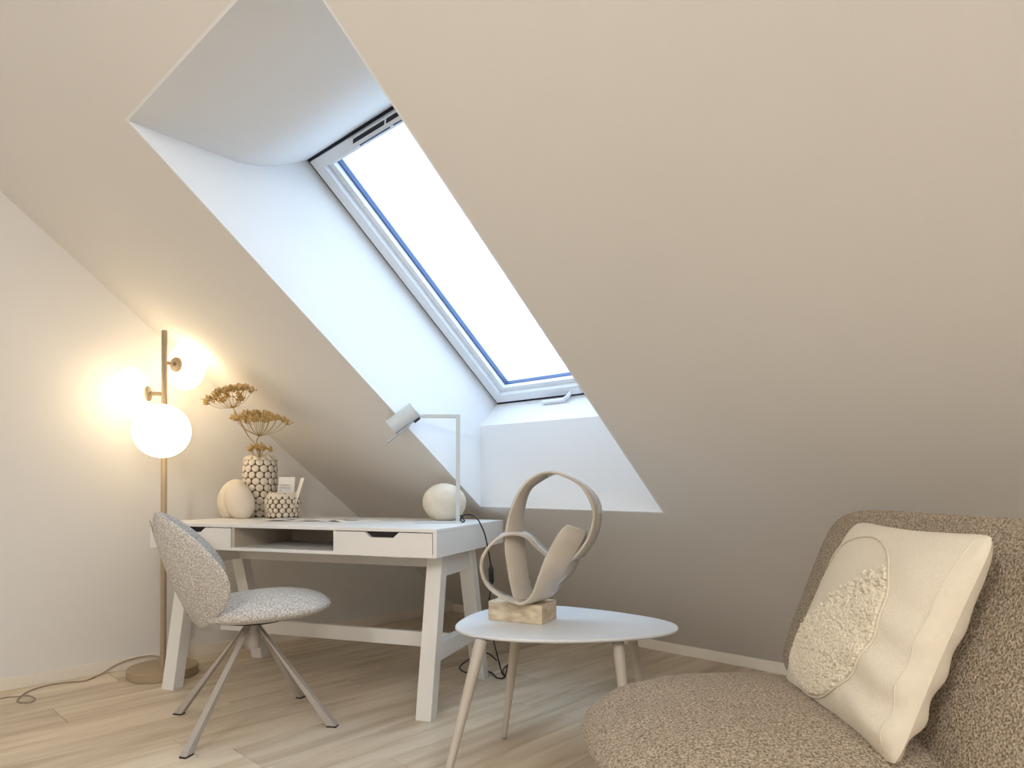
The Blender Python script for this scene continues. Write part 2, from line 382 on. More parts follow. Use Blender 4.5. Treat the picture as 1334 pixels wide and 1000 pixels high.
def leg(u0, vb, vt, th):
    bm = bmesh.new()
    bm_hex(bm, [(u, v, z) for z, vv in ((0, vb), (DB, vt)) for v in (vv, vv + th) for u in (u0, u0 + lw)], .0015)
    link('leg', fin(bm, 'leg'), M_desk, desk)
for u0 in (lo, DW - lo - lw):
    leg(u0, .031, .138, .058); leg(u0, .628, .4445, .058)
def lv(z, b, t): return b + (t - b) * z / DB
for u0 in (lo + .012, DW - lo - lw + .012):
    bm = bmesh.new(); z0, z1 = .208, .278
    bm_hex(bm, [(u, v, z) for z in (z0, z1) for v in (lv(z, .031, .138) + .056, lv(z, .628, .4445) + .002) for u in (u0, u0 + .042)], .001)
    link('end_stretcher', fin(bm, 'end_stretcher'), M_desk, desk)
    bm = bmesh.new(); z0, z1 = .545, DB
    bm_hex(bm, [(u, v, z) for z in (z0, z1) for v in (lv(z, .031, .138) + .056, lv(z, .628, .4445) + .002) for u in (u0, u0 + .042)], .001)
    link('end_rail', fin(bm, 'end_rail'), M_desk, desk)
box('long_stretcher', (lo + .054, .335, .210), (DW - lo - lw + .012, .36, .274), M_desk, desk, .001)
box('long_rail', (lo + lw, .458, .545), (DW - lo - lw, .484, DB), M_desk, desk, .001)

def dk(u, v, z=DH):
    c, s = math.cos(DR), math.sin(DR)
    return Vector((0.461 + c * u - s * v, -2.229 + s * u + c * v, z))

# ------------------------------------------------------------------ desk chair
CR = math.radians(68)
ch = empty('desk_chair', (1.178, -2.100, 0), CR)
tag(ch, 'light grey boucle shell chair on four angled metal legs in front of the desk', 'chair')
def shell(name, cx, ry, rz, zc, xfun, th, m, parent, n=20, seg=64, top=None):
    vs, fs = [], []
    def put(r, k, side):
        a = 2 * math.pi * k / seg; px, pz = r * math.cos(a), r * math.sin(a)
        y, z = top(px, pz, ry, rz)
        d = th * (max(0, 1 - r ** 3.0)) ** 0.45
        return (xfun(y, zc + z) + side * d, y, zc + z)
    rr = [math.sin(math.pi / 2 * i / n) for i in range(n + 1)]
    idx = {}
    for side in (1, -1):
        for i, r in enumerate(rr):
            if i == n and side == -1:
                for k in range(seg): idx[(side, i, k)] = idx[(1, n, k)]
                continue
            for k in range(seg if i else 1):
                idx[(side, i, k)] = len(vs); vs.append(put(r, k, side))
        for i in range(n):
            for k in range(seg):
                k2 = (k + 1) % seg
                if i == 0: fs.append((idx[(side, 0, 0)], idx[(side, 1, k)], idx[(side, 1, k2)]))
                else: fs.append((idx[(side, i, k)], idx[(side, i + 1, k)], idx[(side, i + 1, k2)], idx[(side, i, k2)]))
    return link(name, pyd(name, vs, fs, True), m, parent)
def egg(px, pz, ry, rz):     # egg outline: narrow bottom, round top
    wd = 1.0 - 0.20 * max(0, -pz) ** 1.5 + 0.0 * pz
    return math.copysign(abs(px) ** (1 - .22 * max(0, pz)), px) * ry * wd, pz * rz
def backx(y, z):
    t = (z - .43) / .39
    return -.195 - .135 * t - .012 * math.sin(math.pi * max(0, min(1, t))) + 2.55 * y * y * (0.95 - 0.25 * (t - .5))
br = shell('backrest', 0, .258, .220, .597, backx, .034, M_boucle, ch, top=egg)
pp = [(backx(.03, z) - .0345, .03, z) for z in [.425 + .36 * k / 16 for k in range(17)]]
sp = tube('piping', pp, .0032, M_greymetal, br, 6)
# seat: rounded pad, wider at the front
def pad(name, outline, zlo, zhi, dome, m, parent, n=14, seg=72, tilt=0.0, edge=0.5):
    vs, fs, idx = [], [], {}
    rr = [math.sin(math.pi / 2 * i / n) for i in range(n + 1)]
    zm = (zlo + zhi) / 2
    for side in (1, -1):
        for i, r in enumerate(rr):
            if i == n and side == -1:
                for k in range(seg): idx[(side, i, k)] = idx[(1, n, k)]
                continue
            for k in range(seg if i else 1):
                x, y = outline(2 * math.pi * k / seg); x *= r; y *= r
                hgt = (max(0, 1 - r ** 4)) ** edge
                z = zm + (hgt * (zhi - zm) + dome * (1 - r * r) if side == 1 else -hgt * (zm - zlo)) + tilt * x
                idx[(side, i, k)] = len(vs); vs.append((x, y, z))
        for i in range(n):
            for k in range(seg):
                k2 = (k + 1) % seg
                if i == 0: fs.append((idx[(side, 0, 0)], idx[(side, 1, k)], idx[(side, 1, k2)]))
                else: fs.append((idx[(side, i, k)], idx[(side, i + 1, k)], idx[(side, i + 1, k2)], idx[(side, i, k2)]))
    return link(name, pyd(name, vs, fs, True), m, parent)
def seat_out(a):
    c, s = math.cos(a), math.sin(a); e = .72
    x = .240 * math.copysign(abs(c) ** e, c); y = .232 * math.copysign(abs(s) ** e, s)
    y *= 1 - .16 * max(0, -x / .240)
    return x + 0.048, y
pad('seat', seat_out, .404, .476, .028, M_boucle, ch, tilt=0.055)
bm = bmesh.new(); bm_lathe(bm, [(0, .398), (.13, .398), (.13, .410), (0, .410)], 40); link('seat_plate', fin(bm, 'seat_plate'), M_black, ch)
autosmooth(lathe('hub', [(0, .282), (.006, .282), (.006, .288), (.026, .288), (.027, .30), (.027, .40), (0, .40)], M_greymetal, ch, 32))
cs, sn = math.cos(-CR), math.sin(-CR)
for fx, fy in ((-.295, -.160), (.162, -.307), (.270, .186), (-.138, .285)):
    x, y = fx * cs - fy * sn, fx * sn + fy * cs
    d = Vector((x, y, 0)).normalized(); s_ = Vector((-d.y, d.x, 0))
    t0 = d * .018; t1 = Vector((x, y, 0))
    bm = bmesh.new()
    hw0, hw1 = .011, .013
    bm_hex(bm, [t1 + d * p * .019 + s_ * q * hw1 + Vector((0, 0, .005)) for q in (-1, 1) for p in (-1, 1)] +
               [t0 + d * p * .012 + s_ * q * hw0 + Vector((0, 0, .385 + p * -.016)) for q in (-1, 1) for p in (-1, 1)], .002)
    lg = link('leg', fin(bm, 'leg'), M_greymetal, ch)
    bm = bmesh.new(); bm_hex(bm, [t1 + d * p * .0195 + s_ * q * .0135 + Vector((0, 0, z)) for z in (0, .006) for q in (-1, 1) for p in (-1, 1)], .001)
    link('foot_cap', fin(bm, 'foot_cap'), M_black, lg)

# ------------------------------------------------------------------ floor lamp
LX, LY = 0.2378, -2.0930
lamp = empty('floor_lamp', (LX, LY, 0), 0)
tag(lamp, 'sand coloured floor lamp with three lit white globes behind the desk', 'lamp')
autosmooth(lathe('base', [(0, 0), (.152, 0), (.156, .003), (.156, .040), (.153, .043), (0, .043)], M_lamp, lamp, 64))
autosmooth(lathe('pole', [(0, .043), (.0135, .043), (.0135, 1.662), (.011, 1.666), (0, 1.666)], M_lamp, lamp, 24))
def globe(d, z, arm, rad=.125, flat=.066):
    d = Vector(d).normalized()
    tube('arm', [d * .008 + Vector((0, 0, z)), d * (arm - flat - .004) + Vector((0, 0, z))], .0095, M_lamp, lamp, 12)
    cp = lathe('globe_cap', [(0, -.006), (.030, -.006), (.036, -.003), (.038, .004), (.036, .012), (0, .012)], M_lamp, lamp, 32, axis=d, origin=d * (arm - flat - .006) + Vector((0, 0, z)))
    prof = []
    for k in range(25):
        a = -math.pi / 2 + math.pi * k / 24
        prof.append((max(0, rad * math.cos(a)), flat * math.sin(a)))
    lathe('globe', prof, M_globe, lamp, 48, axis=d, origin=d * arm + Vector((0, 0, z)))
globe(-RGT * .98 - FWD * .16, 1.358, .142)
globe(FWD * .92 + RGT * .38, 1.512, .128, .118, .058)
globe(-FWD * .92 + RGT * .40, 1.168, .150)
pts = [(.229, -2.0905, .056), (.17, -2.078, .064), (.09, -2.083, .062), (.036, -2.108, .056), (.0235, -2.169, .050), (.0235, -2.235, .034), (.026, -2.280, .012), (.042, -2.315, .0036), (.066, -2.342, .0035), (.099, -2.389, .0035), (.075, -2.44, .0035), (.058, -2.50, .0035), (.07, -2.56, .0035), (.10, -2.60, .0035), (.150, -2.637, .0035),
       (.20, -2.660, .0035), (.236, -2.669, .0035), (.274, -2.657, .0035), (.288, -2.630, .004), (.262, -2.614, .008), (.2, -2.628, .0105), (.156, -2.657, .0035), (.138, -2.686, .0035), (.14, -2.72, .0035), (.15, -2.80, .0035), (.13, -2.95, .0035)]
tube('cord', [Vector(p) - Vector((LX, LY, 0)) for p in catmull(pts, 6)], .0034, M_cord, lamp, 8)

# ------------------------------------------------------------------ things on the desk
def disc_mesh(r, th, seg=12):
    bm = bmesh.new(); bm_lathe(bm, [(0, 0), (r * .98, 0), (r, th * .4), (r * .9, th), (0, th * .8)], seg); return fin(bm, 'disc', True)
def scaled_vessel(root, prof, rows, per, dr, th, tiltdown):
    lathe('body', prof, M_core, root, 40)
    me = disc_mesh(dr, th); me.materials.append(M_disc)
    def rad(z):
        for (r0, z0), (r1, z1) in zip(prof[1:], prof[2:]):
            if z0 <= z <= z1 and z1 > z0: return r0 + (r1 - r0) * (z - z0) / (z1 - z0)
        return prof[-2][0]
    for i, z in enumerate(rows):
        r = rad(z); dz = .004; sl_ = (rad(z + dz) - rad(z - dz)) / (2 * dz)
        for k in range(per):
            a = 2 * math.pi * (k + .5 * (i % 2)) / per + random.uniform(-.02, .02)
            o = bpy.data.objects.new('disc', me); C.objects.link(o); o.parent = root
            n = Vector((math.cos(a), math.sin(a), -sl_ + tiltdown + random.uniform(-.06, .06))).normalized()
            o.rotation_mode = 'QUATERNION'; o.rotation_quaternion = Vector((0, 0, 1)).rotation_difference(n)
            o.location = (r * math.cos(a) , r * math.sin(a), z); s = random.uniform(.93, 1.07); o.scale = (s, s, 1)
VP = dk(.077, .638)
vase = empty('vase', VP, 0); tag(vase, 'tall vase covered in cream round shell discs holding dried flowers', 'vase')
vprof = [(0, 0), (.068, 0), (.073, .02), (.080, .10), (.083, .20), (.083, .27), (.078, .305), (.066, .322), (.050, .322), (.048, .30), (.06, .26), (0, .05)]
scaled_vessel(vase, vprof[:8] + [(.050, .3221)] + [(.048, .29)], [.020 + .0335 * i for i in range(9)] + [.312], 13, .0190, .0045, .12)
PP = dk(.273, .575)
pot = empty('pot', PP, 0); tag(pot, 'low round pot covered in small cream shell discs with a card in it', 'pot')
pprof = [(0, 0), (.070, 0), (.082, .015), (.088, .05), (.087, .085), (.080, .112), (.066, .128), (.052, .128), (.05, .1)]
scaled_vessel(pot, pprof, [.018 + .0225 * i for i in range(5)] + [.120], 17, .0132, .004, .05)
# card leaning in the pot
card = empty('card', PP + Vector((.02, -.005, .02)), 0); tag(card, 'small folded white card leaning in the low disc pot', 'card')
def sheet(name, base, wvec, hvec, th, m, parent):
    n = wvec.cross(hvec).normalized() * th
    bm = bmesh.new(); bm_hex(bm, [base + wvec * i + hvec * k + n * j for k in (0, 1) for j in (0, 1) for i in (0, 1)]); return link(name, fin(bm, name), m, parent)
sheet('front_leaf', Vector((-.032, -.028, .02)), RGT * .080 + FWD * .012, Vector((0, 0, .170)) + RGT * .006 + FWD * .02, .0012, M_paper, card)
sheet('back_leaf', Vector((.026, .022, .02)), RGT * .030 - FWD * .04, Vector((0, 0, .166)) + RGT * .050 + FWD * .005, .0012, M_paper, card)
b0 = Vector((-.032, -.028, .02)) + RGT * .010 + Vector((0, 0, .125)) + FWD * .0128
pr = card.children[0]
for k, (hw, dz) in enumerate(((.05, .0), (.055, -.014), (.04, -.028))):
    sheet('print', b0 + Vector((0, 0, dz)) - FWD * .0015, RGT * hw + FWD * .0075, Vector((0, 0, .007)) + FWD * .0008, .0006, M_print, pr)

# two lobed ceramic ornament
LP = dk(.076, .461)
orn = empty('ornament', LP, YAW); tag(orn, 'cream two-lobed ceramic ornament like a split pebble beside the disc vase', 'ornament')
def lobe(name, cx, cy, rx, ry, rz, zc, lean):
    bm = bmesh.new(); n, seg = 24, 40
    prof = []
    for k in range(n + 1):
        a = -math.pi / 2 + math.pi * k / n
        prof.append((math.cos(a), math.sin(a)))
    bm_lathe(bm, [(max(0, r), z) for r, z in prof], seg)
    for v in bm.verts:
        x, y, z = v.co
        zz = z * rz
        v.co = Vector((cx + x * rx + lean * (z + 1) * .5, cy + y * ry, max(0.0, zc + zz)))
    bmesh.ops.remove_doubles(bm, verts=bm.verts, dist=1e-5)
    return link(name, fin(bm, name, True), M_ceram, orn)
lobe('lobe', -.045, .03, .078, .060, .104, .094, .030)
lobe('lobe', .042, -.030, .074, .060, .095, .086, -.030)

# round plaster ball behind the desk lamp
BP = Vector((1.262, -1.192, DH))
bm = bmesh.new(); bm_lathe(bm, [(max(0, .104 * math.cos(-math.pi / 2 + math.pi * k / 32)), .092 * math.sin(-math.pi / 2 + math.pi * k / 32)) for k in range(33)], 48)
for v in bm.verts:
    n = mnoise.noise(v.co * 14) * .0028 + mnoise.noise(v.co * 40) * .0009
    v.co += v.co.normalized() * n; v.co.z = max(0, v.co.z + .087)
ball = link('decorative_ball', fin(bm, 'decorative_ball', True), M_stone, None, BP); tag(ball, 'rough cream plaster ball behind the desk lamp post', 'ball')

# desk lamp
dl = empty('desk_lamp', (1.4465, -1.273, DH), YAW); tag(dl, 'pale grey angular desk lamp with a tilted cylinder shade and black cord', 'lamp')
box('base_plate', (-.188, -.062, 0), (.018, .045, .007), M_dlamp, dl, .001)
box('post', (-.009, -.009, .007), (.009, .009, .4885), M_dlamp, dl, .0012)
box('arm', (-.165, -.008, .4725), (.008, .008, .4885), M_dlamp, dl, .0012)
top = Vector((-.193, -.018, .506)); ax = Vector((-.104, -.012, -.083)).normalized()
ln = .134; rs = .0395
tube('joint', [(-.163, -.001, .481), (-.176, -.006, .484), tuple(top + ax * .004)], [.0075, .0085, .007], M_dlamp, dl, 12)
sh = autosmooth(lathe('shade', [(0, 0), (rs, 0), (rs, ln), (rs - .003, ln), (rs - .003, .012), (0, .012)], M_dlamp, dl, 40, axis=ax, origin=top))
dn = Vector((0, 0, -1)); dn = (dn - ax * dn.dot(ax)).normalized(); sd = ax.cross(dn)
bm = bmesh.new(); bm_hex(bm, [top + ax * a + dn * (rs + t) + sd * s_ for t in (-.001, .002) for s_ in (-.030, .030) for a in (.06, .19)], .0008); link('flap', fin(bm, 'flap'), M_dlamp, sh)
bm = bmesh.new(); bm_hex(bm, [top + ax * a + dn * (rs + t) + sd * s_ for t in (-.004, .007) for s_ in (-.012, .012) for a in (.004, .036)], .001); link('switch', fin(bm, 'switch'), M_black, dl)
inv = dl.matrix_basis.inverted()
loop = [(1.449, -1.262, .785), (1.458, -1.256, .774), (1.468, -1.252, .760), (1.462, -1.256, .7545), (1.454, -1.262, .762), (1.458, -1.258, .778), (1.470, -1.246, .787)]
cordd = loop + [(1.495, -1.236, .787), (1.53, -1.235, .772), (1.562, -1.243, .748), (1.572, -1.225, .70), (1.570, -1.20, .62), (1.570, -1.185, .555), (1.571, -1.182, .50), (1.566, -1.18, .46), (1.548, -1.175, .39), (1.538, -1.165, .32), (1.53, -1.13, .22), (1.52, -1.09, .13), (1.50, -1.04, .04), (1.46, -.98, .006), (1.40, -.93, .004), (1.37, -.89, .006)]
tang = [(1.38, -.86, .03), (1.42, -.89, .07), (1.452, -.95, .045), (1.478, -1.0, .006), (1.46, -1.03, .006), (1.40, -1.0, .008), (1.34, -.99, .007), (1.27, -1.03, .006), (1.29, -1.07, .005), (1.23, -1.06, .02), (1.27, -1.0, .07), (1.33, -.97, .09), (1.36, -.93, .05)]
tube('cord', [inv @ p for p in catmull(cordd + tang, 6)], .0033, M_black, dl, 8)
bm = bmesh.new(); bm_tube(bm, [inv @ Vector(p) for p in ((1.570, -1.186, .562), (1.5705, -1.185, .545), (1.571, -1.182, .49), (1.567, -1.18, .474))], [.005, .012, .012, .005], 12)
link('cord_switch', fin(bm, 'cord_switch', True), M_black, dl)

# flat papers on the desk
def booklet(name, u, v, z, rot, w_, h_, label, cat, sheets):
    r = empty(name, dk(u, v, z), DR + rot); tag(r, label, cat)
    for k in range(sheets):
        bm = bmesh.new(); ox = (k * w_) if sheets > 1 else 0; n = 8
        top_, bot = [], []
        for i in range(n + 1):
            t = i / n; hgt = .0015 + .006 * math.sin(math.pi * t) ** 1.3 * (1 if k == 0 else .8)
            for j in (0, 1):
                top_.append(bm.verts.new((ox + t * w_ - w_ * sheets / 2, (j - .5) * h_, hgt))); bot.append(bm.verts.new((ox + t * w_ - w_ * sheets / 2, (j - .5) * h_, max(0, hgt - .0015))))
        for i in range(n):
            a = 2 * i
            bm.faces.new((top_[a], top_[a + 2], top_[a + 3], top_[a + 1])); bm.faces.new((bot[a + 1], bot[a + 3], bot[a + 2], bot[a]))
            bm.faces.new((top_[a], bot[a], bot[a + 2], top_[a + 2])); bm.faces.new((top_[a + 1], top_[a + 3], bot[a + 3], bot[a + 1]))
        bm.faces.new((top_[0], top_[1], bot[1], bot[0])); bm.faces.new((top_[-2], bot[-2], bot[-1], top_[-1]))
        p = link('page', fin(bm, 'page', False), M_paper, r)
        bm = bmesh.new()
        x0 = ox - w_ * sheets / 2
        if k == 0:
            bm_box(bm, (x0 + .02, -h_ * .30, .0072), (x0 + w_ - .02, -h_ * .02, .0082)); bm_box(bm, (x0 + .02, h_ * .1, .0072), (x0 + w_ * .6, h_ * .35, .0082))
        else:
            bm_box(bm, (x0 + .03, -h_ * .35, .006), (x0 + w_ * .5, h_ * .1, .007))
        link('print', fin(bm, 'print'), M_print, p)
    return r
booklet('magazine', .50, .40, DH, .35, .15, .21, 'open magazine lying flat at the middle of the desk top', 'magazine', 2)
booklet('leaflet', .78, .42, DH, -.5, .14, .2, 'single white leaflet lying flat between the magazine and desk lamp', 'leaflet', 1)

# dried umbel flowers
def umbel(name, base, path, hub, heads, updir, spread, hgt, label, seed, nray=16):
    rnd = random.Random(seed)
    r = empty(name, base); tag(r, label, 'flower', group=None)
    b = Vector(base)
    tube('stem', [Vector(p) - b for p in catmull(path, 5)], .0022, M_stem, r, 6)
    up = Vector(updir).normalized(); e1 = up.orthogonal().normalized(); e2 = up.cross(e1)
    hubv = Vector(hub) - b
    bmr = bmesh.new(); bmf = bmesh.new()
    tips = []
    for k in range(nray):
        rr = math.sqrt((k + .5) / nray); a = k * 2.39996 + rnd.uniform(-.2, .2)
        dirv = e1 * math.cos(a) * rr * spread + e2 * math.sin(a) * rr * spread
        h = hgt * (1 - .38 * rr ** 2) * rnd.uniform(.94, 1.04)
        tip = hubv + dirv + up * h
        bm_tube(bmr, catmull([hubv, hubv + dirv * .62 + up * h * .38, tip], 4), .0011, 5)
        tips.append(tip)
    for tip in tips:
        for j in range(24):
            q = Vector((rnd.gauss(0, 1), rnd.gauss(0, 1), rnd.gauss(0, 1))).normalized()
            o = tip + (e1 * q.x + e2 * q.y) * rnd.uniform(.004, spread * .26) + up * (abs(q.z) * .016 + rnd.uniform(-.008, .006))
            s = rnd.uniform(.0032, .0060)
            bm_tube(bmr, [tip - up * .006, o], .0006, 3)
            # small pointed floret
            d = (q + up * .8).normalized(); x1 = d.orthogonal().normalized(); y1 = d.cross(x1)
            c0 = [bmf.verts.new(o + x1 * s * math.cos(t) + y1 * s * math.sin(t)) for t in (0, 1.571, 3.142, 4.712)]
            ta, tb = bmf.verts.new(o + d * s * 2.2), bmf.verts.new(o - d * s * 1.1)
            for i in range(4):
                bmf.faces.new((c0[i], c0[(i + 1) % 4], ta)); bmf.faces.new((c0[(i + 1) % 4], c0[i], tb))
    link('ray', fin(bmr, 'ray', True), M_stem, r)['kind'] = 'stuff'
    fo = link('floret', fin(bmf, 'floret'), M_flower, r); fo['kind'] = 'stuff'
H1 = Vector((.412, -1.832, 1.300)); H2 = Vector((.463, -1.724, 1.163)); H3 = Vector((.375, -1.680, 1.062))
umbel('dried_flower', VP + Vector((-.01, .01, .055)), [VP + Vector((-.01, .01, .055)), VP + Vector((.03, -.01, .33)), VP + Vector((.012, -.075, .43)), H1], H1, 0, Vector((-.26, -.24, 1)), .122, .092, 'tallest dried umbel flower in the disc vase, leaning left towards the lamp', 3, 20)
umbel('dried_flower', VP + Vector((.02, -.01, .05)), [VP + Vector((.02, -.01, .05)), VP + Vector((.035, -.02, .32)), H2 - Vector((.005, .01, .03)), H2], H2, 0, Vector((.07, .0, 1)), .142, .112, 'widest dried umbel flower in the disc vase, on the right', 5, 24)
umbel('dried_flower', VP + Vector((.0, -.02, .05)), [VP + Vector((.0, -.02, .05)), VP + Vector((.03, -.02, .31)), H3], H3, 0, Vector((.02, -.05, 1)), .058, .052, 'smallest and lowest dried flower head just above the vase rim', 9, 10)

# ------------------------------------------------------------------ coffee table
TH = .45
tbl = empty('coffee_table', (2.24, -1.56, 0), YAW); tag(tbl, 'low white side table with an egg-shaped top and four tapered legs', 'table')
# outline in (right, forward) metres from the table base
org = Vector((2.24, -1.56, 0)); rel = org - CAM
o_l, o_d = rel.dot(RGT), rel.dot(FWD)
out = [(-.187, 2.218), (-.177, 2.33), (-.135, 2.46), (-.06, 2.575), (.05, 2.635), (.19, 2.612), (.331, 2.535), (.437, 2.452), (.512, 2.371), (.551, 2.295), (.552, 2.217), (.517, 2.150), (.415, 2.085), (.266, 2.043), (.125, 2.031), (.013, 2.044), (-.082, 2.078), (-.150, 2.134)]
oc = catmull([(a - o_l, b - o_d, 0) for a, b in out], 5, True)
ctr = sum(oc, Vector()) / len(oc)
bm = bmesh.new(); rings = []
for s, z in ((.96, TH - .013), (.985, TH - .011), (1.0, TH - .006), (1.0, TH - .003), (.996, TH)):
    rings.append([bm.verts.new(((p - ctr) * s + ctr).to_tuple()[:2] + (z,)) for p in oc])
n = len(oc)
for a, b in zip(rings, rings[1:]):
    for k in range(n): bm.faces.new((a[k], a[(k + 1) % n], b[(k + 1) % n], b[k]))
bm.faces.new(rings[0][::-1]); bm.faces.new(rings[-1])
autosmooth(link('tabletop', fin(bm, 'tabletop'), M_table, tbl), 50)
for (tl, td), (bl_, bd) in (((-.094, 2.075), (-.203, 1.894)), ((.02, 2.330), (-.026, 2.431)), ((.336, 2.125), (.366, 1.995)), ((.418, 2.385), (.515, 2.52))):
    a = Vector((tl - o_l, td - o_d, TH - .013)); b = Vector((bl_ - o_l, bd - o_d, 0.004))
    tube('leg', [b, b + (a - b) * .02, b + (a - b) * .5, b + (a - b) * .9, a], [.0085, .0095, .0145, .0185, .0188], M_tleg, tbl, 20)
bm = bmesh.new()
for (tl, td) in ((.02, 2.330), (.322, 2.130)):
    bm_box(bm, (tl - o_l - .024, td - o_d - .024, TH - .0145), (tl - o_l + .024, td - o_d + .024, TH - .0125), .001)
link('mounting_plate', fin(bm, 'mounting_plate'), M_tleg, tbl)

# ribbon sculpture on a travertine block
scu = empty('ribbon_sculpture', (2.109, -1.568, TH), 0); tag(scu, 'looping beige ceramic ribbon sculpture on a travertine block', 'sculpture')
bm = bmesh.new(); bm_box(bm, (-.1015, -.0667, 0), (.1015, .0667, .066), .0025, 2); bmesh.ops.subdivide_edges(bm, edges=bm.edges, cuts=5, use_grid_fill=True)
for v in bm.verts:
    v.co += Vector((mnoise.noise(v.co * 45), mnoise.noise(v.co * 45 + Vector((7, 0, 0))), mnoise.noise(v.co * 45 + Vector((0, 9, 0))))) * .0011 * (1 if v.co.z > .003 else 0)
    v.co.z = max(0, v.co.z)
link('block', fin(bm, 'block'), M_trav, scu, None, math.radians(17.4))
RB = [(34, -99, 87, 35, -17, 104), (8, -120, 214, 19, -36, 208), (1, -118, 302, 3, -32, 303), (11, -102, 385, -5, -19, 388), (39, -82, 458, 7, -3, 452), (71, -53, 499, 34, 23, 485), (106, -21, 513, 69, 56, 509), (141, 10, 505, 96, 83, 505), (186, 53, 471, 145, 129, 472), (212, 79, 412, 180, 160, 423), (218, 85, 360, 189, 169, 361), (207, 75, 297, 177, 158, 291), (183, 58, 250, 146, 137, 231), (157, 40, 218, 115, 116, 206), (117, 24, 202, 72, 96, 202), (90, -9, 226, 44, 62, 230), (76, -49, 259, 31, 23, 264), (67, -86, 293, 21, -14, 295), (47, -118, 305, -6, -52, 310), (20, -156, 298, -32, -91, 303), (-2, -192, 267, -58, -128, 265), (-21, -209, 224, -78, -146, 215), (-22, -210, 183, -79, -147, 175), (-11, -200, 142, -66, -135, 135), (13, -177, 114, -39, -110, 109), (42, -148, 99, -1, -76, 96), (70, -111, 89, 64, -26, 87), (95, -90, 111, 100, -4, 103), (110, -73, 162, 121, 13, 145), (116, -48, 219, 145, 29, 191), (132, -28, 270, 165, 43, 232), (151, -10, 312, 181, 65, 278), (161, 6, 330, 177, 91, 305), (159, 19, 332, 172, 104, 307), (160, 33, 325, 162, 119, 297), (148, 53, 274, 132, 138, 247), (126, 59, 209, 110, 146, 206), (109, 43, 162, 93, 130, 158), (92, 14, 128, 75, 100, 127), (60, -38, 91, 56, 48, 94)]
so = Vector((2.12 - 2.109, -1.55 + 1.568, 0))
def low(v):
    v = v * .001 + so
    if v.z < .125: v.z -= .0135 * (1 - max(0, v.z - .095) / .03) if v.z > .095 else .0135
    v.z = max(v.z, .0705)
    return v
A_ = catmull([low(Vector(r[:3])) for r in RB], 6, True); B_ = catmull([low(Vector(r[3:])) for r in RB], 6, True)
n = len(A_); nw = 5; vs = []; fs = []
half = .0048
mids = [(A_[i] + B_[i]) / 2 for i in range(n)]
norms = []
for i in range(n):
    t = (mids[(i + 1) % n] - mids[i - 1]).normalized(); wv = (B_[i] - A_[i]).normalized(); norms.append(t.cross(wv).normalized())
prof = [(0.0, -1), (.5, -1), (1.0, -1), (1.03, -.5), (1.03, .5), (1.0, 1), (.5, 1), (0, 1), (-.03, .5), (-.03, -.5)]
for i in range(n):
    for s, h in prof: vs.append(A_[i].lerp(B_[i], s) + norms[i] * h * half)
m_ = len(prof)
for i in range(n):
    j = (i + 1) % n
    for k in range(m_):
        k2 = (k + 1) % m_; fs.append((i * m_ + k, i * m_ + k2, j * m_ + k2, j * m_ + k))
rb = link('ribbon', pyd('ribbon', vs, fs, True), M_ribbon, scu); autosmooth(rb, 50)

# ------------------------------------------------------------------ lounge chair (local x: to the right, y: away)
LO_l, LO_d = .50, 1.49
lo_org = CAM + RGT * LO_l + FWD * LO_d; lo_org.z = 0
lg = empty('lounge_chair', lo_org, YAW); tag(lg, 'low brown boucle lounge chair with a puffy rounded seat', 'armchair')
def P(l, d, z): return Vector((l - LO_l, d - LO_d, z))
def wr(v, amp, sc): return mnoise.noise(v * sc) * amp
# seat
def seat_outline(a):
    c, s = math.cos(a), math.sin(a)
    e = .80
    x = .40 * math.copysign(abs(c) ** e, c); y = .385 * math.copysign(abs(s) ** e, s)
    return x, y
vs, fs, idx = [], [], {}
n, seg = 26, 120
sc_l, sc_d = .568, 1.495
seam = []
for side in (1, -1):
    for i in range(n + 1):
        r = math.sin(math.pi / 2 * i / n)
        if i == n and side == -1:
            for k in range(seg): idx[(side, i, k)] = idx[(1, n, k)]
            continue
        for k in range(seg if i else 1):
            a = 2 * math.pi * k / seg
            x, y = seat_outline(a)
            hgt = max(0, 1 - r ** 2.6) ** .62
            fold = 0
            front = max(0, -math.cos(a))
            if side == 1: fold = -.010 * (r ** 3) * (1 - r ** 8) * (.5 + .5 * math.sin(a * 23 + 2 * math.sin(a * 7))) * (.35 + front)
            z = .352 + (.102 * hgt + fold if side == 1 else -.085 * hgt)
            p = Vector((x * r, y * r, z))
            if side == 1: p.z += wr(p, .008, 7) * hgt - .0 
            q = P(sc_l + p.x, sc_d + p.y, p.z)
            if i == n: seam.append(q.copy())
            idx[(side, i, k)] = len(vs); vs.append(q)
    for i in range(n):
        for k in range(seg):
            k2 = (k + 1) % seg
            if i == 0: fs.append((idx[(side, 0, 0)], idx[(side, 1, k)], idx[(side, 1, k2)]))
            else: fs.append((idx[(side, i, k)], idx[(side, i + 1, k)], idx[(side, i + 1, k2)], idx[(side, i, k2)]))
so_ = link('seat', pyd('seat', vs, fs, True), M_lounge, lg)
tube('piping', seam, .0055, M_lounge, so_, 8, True)
